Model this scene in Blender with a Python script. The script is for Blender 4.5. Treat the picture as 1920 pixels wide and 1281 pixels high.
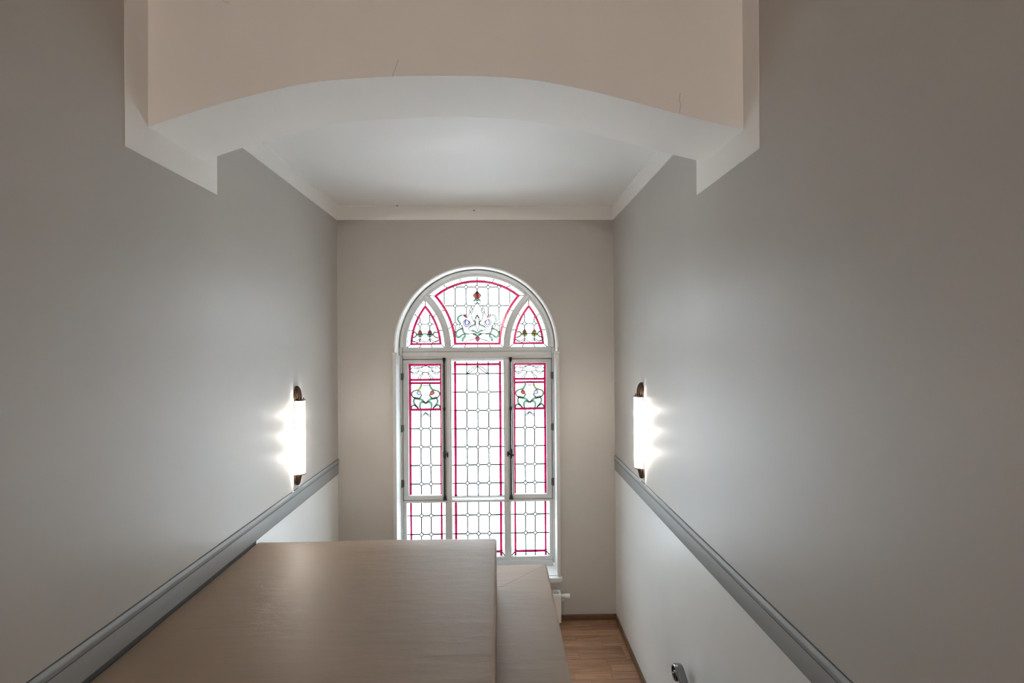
import bpy, bmesh, math, random
from mathutils import Vector, Matrix

random.seed(7)
for o in list(bpy.data.objects):
    bpy.data.objects.remove(o)
scene = bpy.context.scene
COL = scene.collection

# ------------------------------------------------------------------ camera
YAW, PITCH, ROLL = 0.0269, 0.0041, -0.0069
fwd = Vector((math.sin(YAW) * math.cos(PITCH), math.cos(YAW) * math.cos(PITCH), math.sin(PITCH)))
rgt = Vector((math.cos(YAW), -math.sin(YAW), 0))
upv = rgt.cross(fwd)
r2 = rgt * math.cos(ROLL) + upv * math.sin(ROLL)
u2 = -rgt * math.sin(ROLL) + upv * math.cos(ROLL)
cam_data = bpy.data.cameras.new('camera')
cam = bpy.data.objects.new('camera', cam_data)
COL.objects.link(cam)
m = Matrix.Identity(4)
for i in range(3):
    m[i][0], m[i][1], m[i][2] = r2[i], u2[i], -fwd[i]
cam.matrix_world = m
cam_data.sensor_width = 36
cam_data.lens = 36 * 950.08 / 1920
cam_data.clip_start = 0.05
scene.camera = cam

# ------------------------------------------------------------------ world: bright overcast sky
SKY = 5.3
world = bpy.data.worlds.new('overcast_sky')
scene.world = world
world.use_nodes = True
bg = world.node_tree.nodes['Background']
bg.inputs[0].default_value = (0.82, 0.92, 1.0, 1)
bg.inputs[1].default_value = SKY

# light portal: only guides sampling of the sky through the window opening
pd = bpy.data.lights.new('window_portal', 'AREA')
pd.shape = 'RECTANGLE'
pd.size, pd.size_y = 1.75, 3.3
pd.cycles.is_portal = True
po = bpy.data.objects.new('window_portal', pd)
COL.objects.link(po)
po.location = (-0.2315, 5.72, -0.82)
po.rotation_euler = (math.radians(-90), 0, 0)

vs = scene.view_settings
vs.view_transform = 'Standard'
vs.look = 'None'
vs.exposure = 0.8
vs.gamma = 1.0
vs.use_curve_mapping = False
scene.cycles.use_denoising = True
scene.cycles.filter_width = 1.1
scene.cycles.max_bounces = 14
scene.cycles.diffuse_bounces = 8
scene.cycles.transparent_max_bounces = 24

# ------------------------------------------------------------------ dimensions (metres, eye at the origin)
XL, XR = -1.6764, 1.2236
D = 5.3273                      # window wall
Z_FLOOR = -2.9144
Z_CEIL = 1.451
Z_HALL = 2.15
Y_BACK = -9.0
Z_DEEP = -4.65
YB0, YB1 = 2.4744, 2.9276       # arched beam
RAIL_T, RAIL_B = -1.192, -1.355

# ------------------------------------------------------------------ materials
def nodes_of(mat):
    nt = mat.node_tree
    return nt, nt.nodes, nt.links

def mat_paint(name, col, rough=0.6, bump=0.02, scale=40.0, var=0.03, spec=0.4):
    mt = bpy.data.materials.new(name); mt.use_nodes = True
    nt, N, L = nodes_of(mt)
    b = N['Principled BSDF']
    b.inputs['Roughness'].default_value = rough
    b.inputs['Specular IOR Level'].default_value = spec
    tc = N.new('ShaderNodeTexCoord')
    n1 = N.new('ShaderNodeTexNoise'); n1.inputs['Scale'].default_value = 1.3; n1.inputs['Detail'].default_value = 4
    L.new(tc.outputs['Object'], n1.inputs['Vector'])
    r = N.new('ShaderNodeValToRGB')
    r.color_ramp.elements[0].color = tuple(c * (1 - var) for c in col) + (1,)
    r.color_ramp.elements[1].color = tuple(min(1, c * (1 + var)) for c in col) + (1,)
    r.color_ramp.elements[0].position = 0.3; r.color_ramp.elements[1].position = 0.7
    L.new(n1.outputs['Fac'], r.inputs['Fac']); L.new(r.outputs['Color'], b.inputs['Base Color'])
    n2 = N.new('ShaderNodeTexNoise'); n2.inputs['Scale'].default_value = scale; n2.inputs['Detail'].default_value = 5
    L.new(tc.outputs['Object'], n2.inputs['Vector'])
    bp = N.new('ShaderNodeBump'); bp.inputs['Strength'].default_value = bump; bp.inputs['Distance'].default_value = 0.02
    L.new(n2.outputs['Fac'], bp.inputs['Height']); L.new(bp.outputs['Normal'], b.inputs['Normal'])
    return mt

def mat_plain(name, col, rough=0.5, metal=0.0, spec=0.5):
    mt = bpy.data.materials.new(name); mt.use_nodes = True
    nt, N, L = nodes_of(mt)
    b = N['Principled BSDF']
    tc = N.new('ShaderNodeTexCoord')
    n = N.new('ShaderNodeTexNoise'); n.inputs['Scale'].default_value = 25; n.inputs['Detail'].default_value = 3
    L.new(tc.outputs['Object'], n.inputs['Vector'])
    r = N.new('ShaderNodeValToRGB')
    r.color_ramp.elements[0].color = tuple(c * .93 for c in col) + (1,)
    r.color_ramp.elements[1].color = tuple(min(1, c * 1.05) for c in col) + (1,)
    L.new(n.outputs['Fac'], r.inputs['Fac']); L.new(r.outputs['Color'], b.inputs['Base Color'])
    b.inputs['Roughness'].default_value = rough
    b.inputs['Metallic'].default_value = metal
    b.inputs['Specular IOR Level'].default_value = spec
    return mt

def mat_glass(name, col, trans=0.3, var=0.25, scale=9.0, tl=None):
    """leaded window glass: mostly clear, partly light-scattering; tint is per surface (two surfaces a pane)"""
    mt = bpy.data.materials.new(name); mt.use_nodes = True
    nt, N, L = nodes_of(mt)
    N.remove(N['Principled BSDF'])
    out = N['Material Output']
    tc = N.new('ShaderNodeTexCoord')
    n = N.new('ShaderNodeTexNoise'); n.inputs['Scale'].default_value = scale; n.inputs['Detail'].default_value = 6
    n.inputs['Roughness'].default_value = 0.65
    L.new(tc.outputs['Object'], n.inputs['Vector'])
    r = N.new('ShaderNodeValToRGB')
    r.color_ramp.elements[0].position = 0.28; r.color_ramp.elements[1].position = 0.55
    r.color_ramp.elements[0].color = tuple(c * (1 - var) for c in col) + (1,)
    r.color_ramp.elements[1].color = col + (1,)
    L.new(n.outputs['Fac'], r.inputs['Fac'])
    t = N.new('ShaderNodeBsdfTransparent'); L.new(r.outputs['Color'], t.inputs['Color'])
    s = N.new('ShaderNodeBsdfTranslucent')
    if tl: s.inputs['Color'].default_value = tl + (1,)
    else: L.new(r.outputs['Color'], s.inputs['Color'])
    mx = N.new('ShaderNodeMixShader'); mx.inputs[0].default_value = trans
    L.new(t.outputs[0], mx.inputs[1]); L.new(s.outputs[0], mx.inputs[2])
    g = N.new('ShaderNodeBsdfGlossy'); g.inputs['Roughness'].default_value = 0.12
    mx2 = N.new('ShaderNodeMixShader'); mx2.inputs[0].default_value = 0.03
    L.new(mx.outputs[0], mx2.inputs[1]); L.new(g.outputs[0], mx2.inputs[2])
    L.new(mx2.outputs[0], out.inputs['Surface'])
    return mt

def mat_gloss_paint(name, col):
    """thick brushed oil paint with streaks, pits and chips"""
    mt = bpy.data.materials.new(name); mt.use_nodes = True
    nt, N, L = nodes_of(mt)
    b = N['Principled BSDF']
    b.inputs['Roughness'].default_value = 0.5
    b.inputs['Specular IOR Level'].default_value = 0.36
    tc = N.new('ShaderNodeTexCoord')
    n1 = N.new('ShaderNodeTexNoise'); n1.inputs['Scale'].default_value = 2.0; n1.inputs['Detail'].default_value = 5
    L.new(tc.outputs['Object'], n1.inputs['Vector'])
    r = N.new('ShaderNodeValToRGB')
    r.color_ramp.elements[0].color = tuple(c * .94 for c in col) + (1,)
    r.color_ramp.elements[1].color = tuple(c * 1.05 for c in col) + (1,)
    L.new(n1.outputs['Fac'], r.inputs['Fac'])
    # tiny dark pits
    v = N.new('ShaderNodeTexVoronoi'); v.inputs['Scale'].default_value = 5.5
    L.new(tc.outputs['Object'], v.inputs['Vector'])
    pr = N.new('ShaderNodeValToRGB'); pr.color_ramp.elements[0].position = 0.012; pr.color_ramp.elements[1].position = 0.022
    pr.color_ramp.elements[0].color = (0.45, 0.4, 0.38, 1); pr.color_ramp.elements[1].color = (1, 1, 1, 1)
    L.new(v.outputs['Distance'], pr.inputs['Fac'])
    mul = N.new('ShaderNodeMixRGB'); mul.blend_type = 'MULTIPLY'; mul.inputs[0].default_value = 1
    L.new(r.outputs['Color'], mul.inputs[1]); L.new(pr.outputs['Color'], mul.inputs[2])
    L.new(mul.outputs['Color'], b.inputs['Base Color'])
    mp = N.new('ShaderNodeMapping'); mp.inputs['Scale'].default_value = (2.2, 9.0, 6.0)
    L.new(tc.outputs['Object'], mp.inputs['Vector'])
    n2 = N.new('ShaderNodeTexNoise'); n2.inputs['Scale'].default_value = 1.6; n2.inputs['Detail'].default_value = 4
    L.new(mp.outputs['Vector'], n2.inputs['Vector'])
    n3 = N.new('ShaderNodeTexNoise'); n3.inputs['Scale'].default_value = 55; n3.inputs['Detail'].default_value = 3
    L.new(tc.outputs['Object'], n3.inputs['Vector'])
    ad = N.new('ShaderNodeMath'); ad.operation = 'MULTIPLY_ADD'; ad.inputs[1].default_value = 0.12
    L.new(n3.outputs['Fac'], ad.inputs[0]); L.new(n2.outputs['Fac'], ad.inputs[2])
    bp = N.new('ShaderNodeBump'); bp.inputs['Strength'].default_value = 0.22; bp.inputs['Distance'].default_value = 0.012
    L.new(ad.outputs[0], bp.inputs['Height']); L.new(bp.outputs['Normal'], b.inputs['Normal'])
    return mt

def mat_wood(name, c1, c2, rough=0.35, axis=(1.5, 30, 30)):
    mt = bpy.data.materials.new(name); mt.use_nodes = True
    nt, N, L = nodes_of(mt)
    b = N['Principled BSDF']; b.inputs['Roughness'].default_value = rough
    tc = N.new('ShaderNodeTexCoord'); oi = N.new('ShaderNodeObjectInfo')
    mp = N.new('ShaderNodeMapping'); mp.inputs['Scale'].default_value = axis
    L.new(tc.outputs['Object'], mp.inputs['Vector'])
    ad = N.new('ShaderNodeVectorMath'); ad.operation = 'ADD'
    sc = N.new('ShaderNodeVectorMath'); sc.operation = 'SCALE'; sc.inputs['Scale'].default_value = 50
    cb = N.new('ShaderNodeCombineXYZ')
    for k in range(3): L.new(oi.outputs['Random'], cb.inputs[k])
    L.new(cb.outputs[0], sc.inputs[0]); L.new(mp.outputs[0], ad.inputs[0]); L.new(sc.outputs[0], ad.inputs[1])
    n = N.new('ShaderNodeTexNoise'); n.inputs['Scale'].default_value = 2.2; n.inputs['Detail'].default_value = 7
    n.inputs['Distortion'].default_value = 0.6
    L.new(ad.outputs[0], n.inputs['Vector'])
    r = N.new('ShaderNodeValToRGB')
    r.color_ramp.elements[0].color = c1 + (1,); r.color_ramp.elements[1].color = c2 + (1,)
    r.color_ramp.elements[0].position = 0.3; r.color_ramp.elements[1].position = 0.7
    L.new(n.outputs['Fac'], r.inputs['Fac'])
    hs = N.new('ShaderNodeHueSaturation')
    mr = N.new('ShaderNodeMapRange'); mr.inputs['To Min'].default_value = 0.8; mr.inputs['To Max'].default_value = 1.16
    L.new(oi.outputs['Random'], mr.inputs['Value']); L.new(mr.outputs[0], hs.inputs['Value'])
    L.new(r.outputs['Color'], hs.inputs['Color']); L.new(hs.outputs['Color'], b.inputs['Base Color'])
    bp = N.new('ShaderNodeBump'); bp.inputs['Strength'].default_value = 0.06; bp.inputs['Distance'].default_value = 0.01
    L.new(n.outputs['Fac'], bp.inputs['Height']); L.new(bp.outputs['Normal'], b.inputs['Normal'])
    return mt

def mat_emit(name, col, strength):
    mt = bpy.data.materials.new(name); mt.use_nodes = True
    nt, N, L = nodes_of(mt)
    b = N['Principled BSDF']
    b.inputs['Base Color'].default_value = col + (1,)
    b.inputs['Emission Color'].default_value = col + (1,)
    b.inputs['Emission Strength'].default_value = strength
    return mt

M = {}
M['wall'] = mat_paint('taupe_wall_paint', (0.495, 0.47, 0.44), rough=0.42, bump=0.02, scale=30, spec=0.45)
M['wall_low'] = mat_paint('pale_grey_dado_paint', (0.80, 0.805, 0.79), rough=0.36, bump=0.02, scale=30, spec=0.5)
M['white'] = mat_paint('white_plaster_paint', (0.89, 0.87, 0.84), rough=0.6, bump=0.015, scale=25, var=0.015)
M['ceil'] = mat_paint('white_ceiling_paint', (0.87, 0.865, 0.855), rough=0.55, bump=0.01, scale=25, var=0.012)
M['rail'] = mat_paint('grey_rail_paint', (0.35, 0.36, 0.36), rough=0.5, bump=0.02, scale=60)
M['frame'] = mat_plain('white_window_paint', (0.66, 0.66, 0.65), rough=0.35)
M['lead'] = mat_plain('lead_came', (0.10, 0.11, 0.11), rough=0.5, metal=0.3)
M['iron'] = mat_plain('black_iron', (0.012, 0.012, 0.012), rough=0.4, metal=0.4)
M['hinge'] = mat_plain('grey_hinge', (0.10, 0.11, 0.10), rough=0.5)
M['box'] = mat_gloss_paint('beige_oil_paint', (0.30, 0.215, 0.153))
M['plank'] = mat_wood('oak_plank', (0.27, 0.14, 0.078), (0.43, 0.25, 0.15), 0.24)
M['base'] = mat_wood('oak_baseboard', (0.10, 0.05, 0.028), (0.19, 0.10, 0.055), 0.35, (3, 3, 40))
M['sub'] = mat_plain('dark_subfloor', (0.05, 0.03, 0.02), 0.7)
M['rad'] = mat_plain('white_radiator_enamel', (0.78, 0.77, 0.75), 0.35)
M['dark'] = mat_plain('dark_gap', (0.03, 0.03, 0.03), 0.7)
M['plastic'] = mat_plain('white_plastic', (0.80, 0.80, 0.79), 0.4)
M['bronze'] = mat_plain('dark_bronze', (0.13, 0.085, 0.06), 0.28, 0.9)
M['steel'] = mat_plain('polished_dark_steel', (0.22, 0.215, 0.21), 0.18, 1.0)
M['g_clear'] = mat_glass('clear_leaded_glass', (0.95, 0.97, 0.97), 0.22, 0.10, 7)
M['g_red'] = mat_glass('crimson_glass', (0.315, 0.03, 0.118), 0.08, 0.45, 5)
M['g_green'] = mat_glass('green_glass', (0.22, 0.40, 0.30), 0.15, 0.4, 20)
M['g_lime'] = mat_glass('lime_glass', (0.34, 0.44, 0.10), 0.15, 0.3, 20)
M['g_violet'] = mat_glass('violet_glass', (0.42, 0.40, 0.62), 0.15, 0.4, 20)
M['g_rose'] = mat_glass('rose_glass', (0.42, 0.17, 0.13), 0.15, 0.45, 40)
M['g_amber'] = mat_glass('pale_amber_glass', (0.50, 0.46, 0.32), 0.2, 0.3, 20)
def mat_bulb():
    mt = bpy.data.materials.new('lit_clear_bulb'); mt.use_nodes = True
    nt, N, L = nodes_of(mt); N.remove(N['Principled BSDF'])
    t = N.new('ShaderNodeBsdfTransparent'); e = N.new('ShaderNodeEmission'); a = N.new('ShaderNodeAddShader')
    e.inputs[0].default_value = (1.0, 0.9, 0.8, 1); e.inputs[1].default_value = 6.0
    L.new(t.outputs[0], a.inputs[0]); L.new(e.outputs[0], a.inputs[1]); L.new(a.outputs[0], N['Material Output'].inputs[0])
    return mt
M['bulb'] = mat_bulb()

# ------------------------------------------------------------------ builders
WLOC = {}          # world location of every parent we made

def tag(o, label=None, cat=None, group=None, kind=None):
    if label: o['label'] = label
    if cat: o['category'] = cat
    if group: o['group'] = group
    if kind: o['kind'] = kind
    return o

def empty(name, loc, parent=None):
    o = bpy.data.objects.new(name, None)
    COL.objects.link(o)
    o.empty_display_size = 0.05
    o.location = loc
    WLOC[o.name] = Vector(loc)
    return o

class MB:
    """collects geometry in world coordinates"""
    def __init__(s):
        s.v = []; s.f = []; s.mi = []
    def add(s, vs, fs, mi=0):
        b = len(s.v)
        s.v += [tuple(q) for q in vs]
        s.f += [tuple(b + i for i in f) for f in fs]
        s.mi += [mi] * len(fs)
        return s
    def box(s, x0, x1, y0, y1, z0, z1, mi=0):
        vs = [(x0, y0, z0), (x1, y0, z0), (x1, y1, z0), (x0, y1, z0), (x0, y0, z1), (x1, y0, z1), (x1, y1, z1), (x0, y1, z1)]
        return s.add(vs, [(0, 3, 2, 1), (4, 5, 6, 7), (0, 1, 5, 4), (1, 2, 6, 5), (2, 3, 7, 6), (3, 0, 4, 7)], mi)
    def prism(s, poly, fn, a, b, mi=0):
        """poly: 2d points, fn(p, t) -> 3d; extruded from a to b"""
        n = len(poly)
        vs = [fn(p, a) for p in poly] + [fn(p, b) for p in poly]
        fs = [tuple(range(n)), tuple(range(2 * n - 1, n - 1, -1))]
        for i in range(n):
            j = (i + 1) % n
            fs.append((i, n + i, n + j, j))
        return s.add(vs, fs, mi)
    def tube(s, pts, r, seg=8, mi=0, close=True):
        pts = [Vector(p) for p in pts]
        rr = r if isinstance(r, (list, tuple)) else [r] * len(pts)
        rings = []
        for i, p in enumerate(pts):
            t = (pts[min(i + 1, len(pts) - 1)] - pts[max(i - 1, 0)]).normalized()
            a = Vector((0, 0, 1)) if abs(t.z) < 0.9 else Vector((1, 0, 0))
            e1 = t.cross(a).normalized(); e2 = t.cross(e1)
            rings.append([p + (e1 * math.cos(q) + e2 * math.sin(q)) * rr[i] for q in [2 * math.pi * k / seg for k in range(seg)]])
        vs = [v for rg in rings for v in rg]
        fs = []
        for i in range(len(rings) - 1):
            for k in range(seg):
                k2 = (k + 1) % seg
                fs.append((i * seg + k, i * seg + k2, (i + 1) * seg + k2, (i + 1) * seg + k))
        fs.append(tuple(range(seg))); fs.append(tuple(range((len(rings) - 1) * seg, len(rings) * seg))[::-1])
        return s.add(vs, fs, mi)
    def build(s, name, mats, parent=None, smooth=False, bevel=0.0, seg=2, pivot=None, weight=None):
        me = bpy.data.meshes.new(name)
        off = Vector((0, 0, 0))
        base = WLOC[parent.name] if parent else Vector((0, 0, 0))
        if pivot is not None: off = Vector(pivot)
        elif parent: off = base
        me.from_pydata([tuple(Vector(q) - off) for q in s.v], [], s.f)
        if not isinstance(mats, (list, tuple)): mats = [mats]
        for q in mats: me.materials.append(M[q])
        for p, i in zip(me.polygons, s.mi): p.material_index = i
        bm = bmesh.new(); bm.from_mesh(me)
        bmesh.ops.recalc_face_normals(bm, faces=bm.faces[:])
        bm.to_mesh(me); bm.free()
        if smooth:
            me.polygons.foreach_set('use_smooth', [True] * len(me.polygons))
            if smooth != 'all': me.set_sharp_from_angle(angle=math.radians(40))
        o = bpy.data.objects.new(name, me)
        COL.objects.link(o)
        if parent: o.parent = parent
        o.location = off - base
        WLOC[o.name] = off
        if bevel:
            bv = o.modifiers.new('bevel', 'BEVEL'); bv.width = bevel; bv.segments = seg; bv.limit_method = 'ANGLE'
            bv.angle_limit = math.radians(35)
            if weight:
                bv.limit_method = 'WEIGHT'
                at = me.attributes.new('bevel_weight_edge', 'FLOAT', 'EDGE')
                for e in me.edges:
                    at.data[e.index].value = weight(*[me.vertices[i].co + off for i in e.vertices])
        return o

def struct(o, label):
    return tag(o, label, None, None, 'structure')

def spline(pts, n=6, closed=False):
    out = []
    P = [Vector(p) for p in pts]
    m_ = len(P)
    rng = m_ if closed else m_ - 1
    for i in range(rng):
        if closed:
            a, b, c, d = P[(i - 1) % m_], P[i], P[(i + 1) % m_], P[(i + 2) % m_]
        else:
            a, b, c, d = P[max(i - 1, 0)], P[i], P[i + 1], P[min(i + 2, m_ - 1)]
        for k in range(n):
            t = k / n
            out.append(0.5 * ((2 * b) + (-a + c) * t + (2 * a - 5 * b + 4 * c - d) * t * t + (-a + 3 * b - 3 * c + d) * t ** 3))
    if not closed: out.append(P[-1])
    return out

# ================================================================== STRUCTURE
# ---- side walls (taupe above the chair rail, pale dado below)
SPLIT = -1.27
mb = MB(); mb.box(XL - 0.25, XL, Y_BACK - .25, D + .45, SPLIT, Z_HALL + .2, 0); mb.box(XL - 0.25, XL, Y_BACK - .25, D + .45, Z_DEEP - .2, SPLIT, 1)
struct(mb.build('wall_left', ['wall', 'wall_low']), 'taupe left stairwell wall with paler grey dado below its rail')
mb = MB(); mb.box(XR, XR + .25, Y_BACK - .25, D + .45, SPLIT, Z_HALL + .2, 0); mb.box(XR, XR + .25, Y_BACK - .25, D + .45, Z_DEEP - .2, SPLIT, 1)
struct(mb.build('wall_right', ['wall', 'wall_low']), 'taupe right stairwell wall with paler grey dado below its rail')

# ---- window wall with an arched opening
KW = 0.005904
WCX = -0.2325
def wx(u): return WCX + u * KW                   # u: window drawing units from its axis
def wz(v): return -0.9169 - (v - 800) * KW        # v: drawing units, downwards
OX0, OX1 = WCX - 0.8535, WCX + 0.8535
OR = 0.8535
OZ = wz(651)
SILL = -2.445
NARC = 48
arc = [(WCX + OR * math.cos(math.pi * k / NARC), OZ + OR * math.sin(math.pi * k / NARC)) for k in range(NARC + 1)]   # right to left
mb = MB()
TOPZ, BOTZ = Z_CEIL + .25, Z_DEEP - .2
def sheet(y):
    P = []
    def V(x, z): P.append((x, y, z)); return len(P) - 1
    F = []
    F.append((V(XL - .2, BOTZ), V(OX0, BOTZ), V(OX0, OZ), V(OX0, TOPZ), V(XL - .2, TOPZ)))
    F.append((V(OX1, BOTZ), V(XR + .2, BOTZ), V(XR + .2, TOPZ), V(OX1, TOPZ), V(OX1, OZ)))
    F.append((V(OX0, BOTZ), V(OX1, BOTZ), V(OX1, SILL), V(OX0, SILL)))
    for k in range(NARC):
        (xa, za), (xb, zb) = arc[k], arc[k + 1]
        F.append((V(xa, za), V(xa, TOPZ), V(xb, TOPZ), V(xb, zb)))
    return P, F
P, F = sheet(D); mb.add(P, F, 0)
P, F = sheet(D + .45); mb.add(P, F, 0)
outline = [(OX1, SILL)] + arc + [(OX0, SILL)]
for k in range(len(outline)):
    a, b = outline[k], outline[(k + 1) % len(outline)]
    mb.add([(a[0], D, a[1]), (b[0], D, b[1]), (b[0], D + .45, b[1]), (a[0], D + .45, a[1])], [(0, 1, 2, 3)], 1)
wb = mb.build('wall_back', ['wall', 'white'])
struct(wb, 'taupe far wall around the arched stained glass window')

# rounded plaster bead around the opening edge
def sweep_open(name, prof, path, mat, parent=None):
    """prof: (across outward, y) points; path: list of (x,z,nx,nz)"""
    mb = MB()
    n = len(prof)
    vs = []
    for (x, z, nx, nz) in path:
        for (a, y) in prof: vs.append((x + nx * a, y, z + nz * a))
    fs = []
    for i in range(len(path) - 1):
        for k in range(n):
            k2 = (k + 1) % n
            fs.append((i * n + k, i * n + k2, (i + 1) * n + k2, (i + 1) * n + k))
    fs.append(tuple(range(n))); fs.append(tuple(range((len(path) - 1) * n, len(path) * n)))
    mb.add(vs, fs)
    return mb.build(name, mat, parent, smooth=True)
apath = [(x, z, (x - WCX) / OR, (z - OZ) / OR) for x, z in arc]
bead = [(-.001, D + .03), (-.012, D + .012), (-.006, D - .004), (.006, D - .006), (.010, D + .001), (.010, D + .03)]
tr = sweep_open('trim_1', bead, apath, 'white')
struct(tr, 'white rounded bead around the arched top of the window opening')

# ---- ceilings, hall end, hall floor
mb = MB(); mb.box(XL - .2, XR + .2, YB1 - .2, D + .4, Z_CEIL, Z_CEIL + .2)
struct(mb.build('ceiling', 'ceil'), 'flat white ceiling of the bay in front of the window')
mb = MB(); mb.box(XL - .2, XR + .2, Y_BACK - .2, YB0 + .2, Z_HALL, Z_HALL + .2)
struct(mb.build('ceiling_hall', 'ceil'), 'white hall ceiling on the near side of the arch')
mb = MB(); mb.box(XL - .2, XR + .2, Y_BACK - .25, Y_BACK, Z_DEEP - .2, Z_HALL + .2)
struct(mb.build('wall_behind', 'wall'), 'taupe hall wall behind the viewer')
mb = MB(); mb.box(XL, XR, Y_BACK, 0.75, -1.72, -1.60)
struct(mb.build('floor_hall', 'plank'), 'oak floor of the upper hall where the viewer stands')

# ---- segmental arch beam
apts = [(XL, 1.0515), (-1.4, 1.145), (-1.11, 1.226), (-.855, 1.277), (-.5, 1.3035), (-.2, 1.309), (0, 1.305), (.18, 1.291), (.44, 1.244), (.706, 1.179), (.97, 1.110), (XR, 1.0515)]
sp = [(v.x, v.y) for v in spline([(a, b, 0) for a, b in apts], 6)]
mb = MB()
for k in range(len(sp) - 1):
    (xa, za), (xb, zb) = sp[k], sp[k + 1]
    for y in (YB0, YB1):
        mb.add([(xa, y, za), (xb, y, zb), (xb, y, Z_HALL + .1), (xa, y, Z_HALL + .1)], [(0, 1, 2, 3)])
    mb.add([(xa, YB0, za), (xb, YB0, zb), (xb, YB1, zb), (xa, YB1, za)], [(0, 1, 2, 3)])
beam = mb.build('wall_arch', 'white', smooth=True)
struct(beam, 'white plaster beam with a shallow segmental arch across the stairwell')
# hairline cracks on the beam face
M['crack'] = mat_plain('hairline_crack', (0.45, 0.38, 0.31), 0.8)
for pts in ([(-.478, 1.386), (-.486, 1.36), (-.495, 1.335), (-.505, 1.312), (-.503, 1.303)], [(.906, 1.235), (.902, 1.2), (.908, 1.17), (.902, 1.135)],
            [(-1.29, 1.655), (-1.315, 1.66), (-1.32, 1.67)]):
    mb = MB(); mb.tube([(x, YB0 + .0002, z) for x, z in pts], 0.001, 5); mb.build('crack', 'crack', beam)

# ---- white painted bands on the side walls at the beam
YS0, YS1, ZS = 2.3245, 3.0707, 0.9018
poly = [(YS0, ZS), (YS1, ZS), (YS1, Z_CEIL), (YB1 - .05, Z_CEIL), (YB1 - .05, Z_HALL), (YS0, Z_HALL)]
for i, (x, s, w) in enumerate(((XL, 1, 'left'), (XR, -1, 'right'))):
    mb = MB(); mb.prism(poly, lambda p, t: (t, p[0], p[1]), x - s * .004, x + s * .003)
    struct(mb.build('trim_%d' % (2 + i), 'white'), 'white painted plaster band on the %s wall where the arch springs' % w)

# ---- cornice band of the bay
CB = 1.3009
def band(name, fn, label):
    mb = MB()
    prof = [(0, CB), (.010, CB), (.010, Z_CEIL - .022), (.016, Z_CEIL - .018), (.016, Z_CEIL), (0, Z_CEIL)]
    mb.prism(prof, fn[0], fn[1], fn[2])
    o = mb.build(name, 'white'); struct(o, label); return o
c4 = band('trim_4', (lambda p, t: (t, D - p[0], p[1]), XL, XR), 'white flat cornice band above the window wall')
band('trim_5', (lambda p, t: (XL + p[0], t, p[1]), YB1, D), 'white flat cornice band along the left wall of the bay')
band('trim_6', (lambda p, t: (XR - p[0], t, p[1]), YB1, D), 'white flat cornice band along the right wall of the bay')
for (x, z) in ((-1.045, 1.446), (-.245, 1.398)):
    mb = MB(); mb.tube([(x, D - .018, z), (x, D - .008, z)], .006, 8); mb.build('nail_hole', 'dark', c4)

# ---- chair rails
M['seam_shadow'] = mat_plain('dark_seam_shadow', (0.09, 0.09, 0.085), 0.7)  # dark strips paint in the shadow lines along the rail joints
def chair_rail(name, x, s, rb, sb, label):
    t = RAIL_T
    prof = [(0, t + .002), (.006, t + .002), (.013, t - .006), (.016, t - .014), (.014, t - .022), (.010, t - .030), (.009, t - .038), (.006, t - .041), (.006, rb + .003), (.004, rb), (0, rb)]
    mb = MB(); mb.prism(prof, lambda p, q: (x + s * p[0], q, p[1]), Y_BACK, D)
    o = mb.build(name, 'rail', smooth=True)
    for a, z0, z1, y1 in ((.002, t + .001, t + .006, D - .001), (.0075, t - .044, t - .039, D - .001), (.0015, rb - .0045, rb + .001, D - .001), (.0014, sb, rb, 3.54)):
        xa, xb = sorted((x, x + s * a)); mb = MB(); mb.box(xa, xb, Y_BACK, y1, z0, z1); mb.build('seam_shadow', 'seam_shadow', o)
    struct(o, label)
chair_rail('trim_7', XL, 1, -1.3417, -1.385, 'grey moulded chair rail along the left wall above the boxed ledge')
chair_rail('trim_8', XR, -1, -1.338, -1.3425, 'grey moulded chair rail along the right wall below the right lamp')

# ---- landing floor with oak strips
Y_EDGE = 3.62
mb = MB(); mb.box(XL, XR, Y_EDGE, D, Z_FLOOR - .2, Z_FLOOR - .012)
floor = mb.build('floor', 'sub'); struct(floor, 'oak strip floor of the landing below the window')
pw = 0.0945
rows = int((D - Y_EDGE) / pw) + 1
for r in range(rows):
    y1 = D - r * pw - .0007; y0 = max(D - (r + 1) * pw + .0007, Y_EDGE)
    x = XL - random.random() * .5
    while x < XR - .01:
        Lp = random.uniform(.32, .62)
        a, b = max(x, XL) + .0007, min(x + Lp, XR) - .0007
        if b - a > .02:
            mb = MB(); mb.box(a, b, y0, y1, Z_FLOOR - .012, Z_FLOOR + random.uniform(-.0006, 0))
            mb.build('plank', 'plank', floor, pivot=((a + b) / 2, (y0 + y1) / 2, Z_FLOOR))
        x += Lp
# ---- flight of steps going down from the landing, back under the viewer
mb = MB(); mb.box(XL, XR, Y_EDGE - .006, Y_EDGE, Z_FLOOR - .19, Z_FLOOR); mb.build('nosing', 'plank', floor, bevel=.003)
st = empty('staircase', (XR, Y_EDGE, Z_DEEP)); struct(st, 'oak steps going down from the landing beside the right wall')
SX0 = 0.36
nst = 9
for k in range(1, nst + 1):
    zt = Z_FLOOR - .17 * k
    mb = MB(); mb.box(SX0, XR, Y_EDGE - .30 * k, Y_EDGE - .30 * (k - 1) + .02, zt - .17, zt)
    mb.build('step', 'plank', st, pivot=((SX0 + XR) / 2, Y_EDGE - .3 * k + .15, zt), bevel=.006)
mb = MB(); mb.box(XL, XR, Y_BACK, D, Z_DEEP - .2, Z_DEEP)
struct(mb.build('floor_lower', 'plank'), 'oak floor at the foot of the steps')

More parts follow.
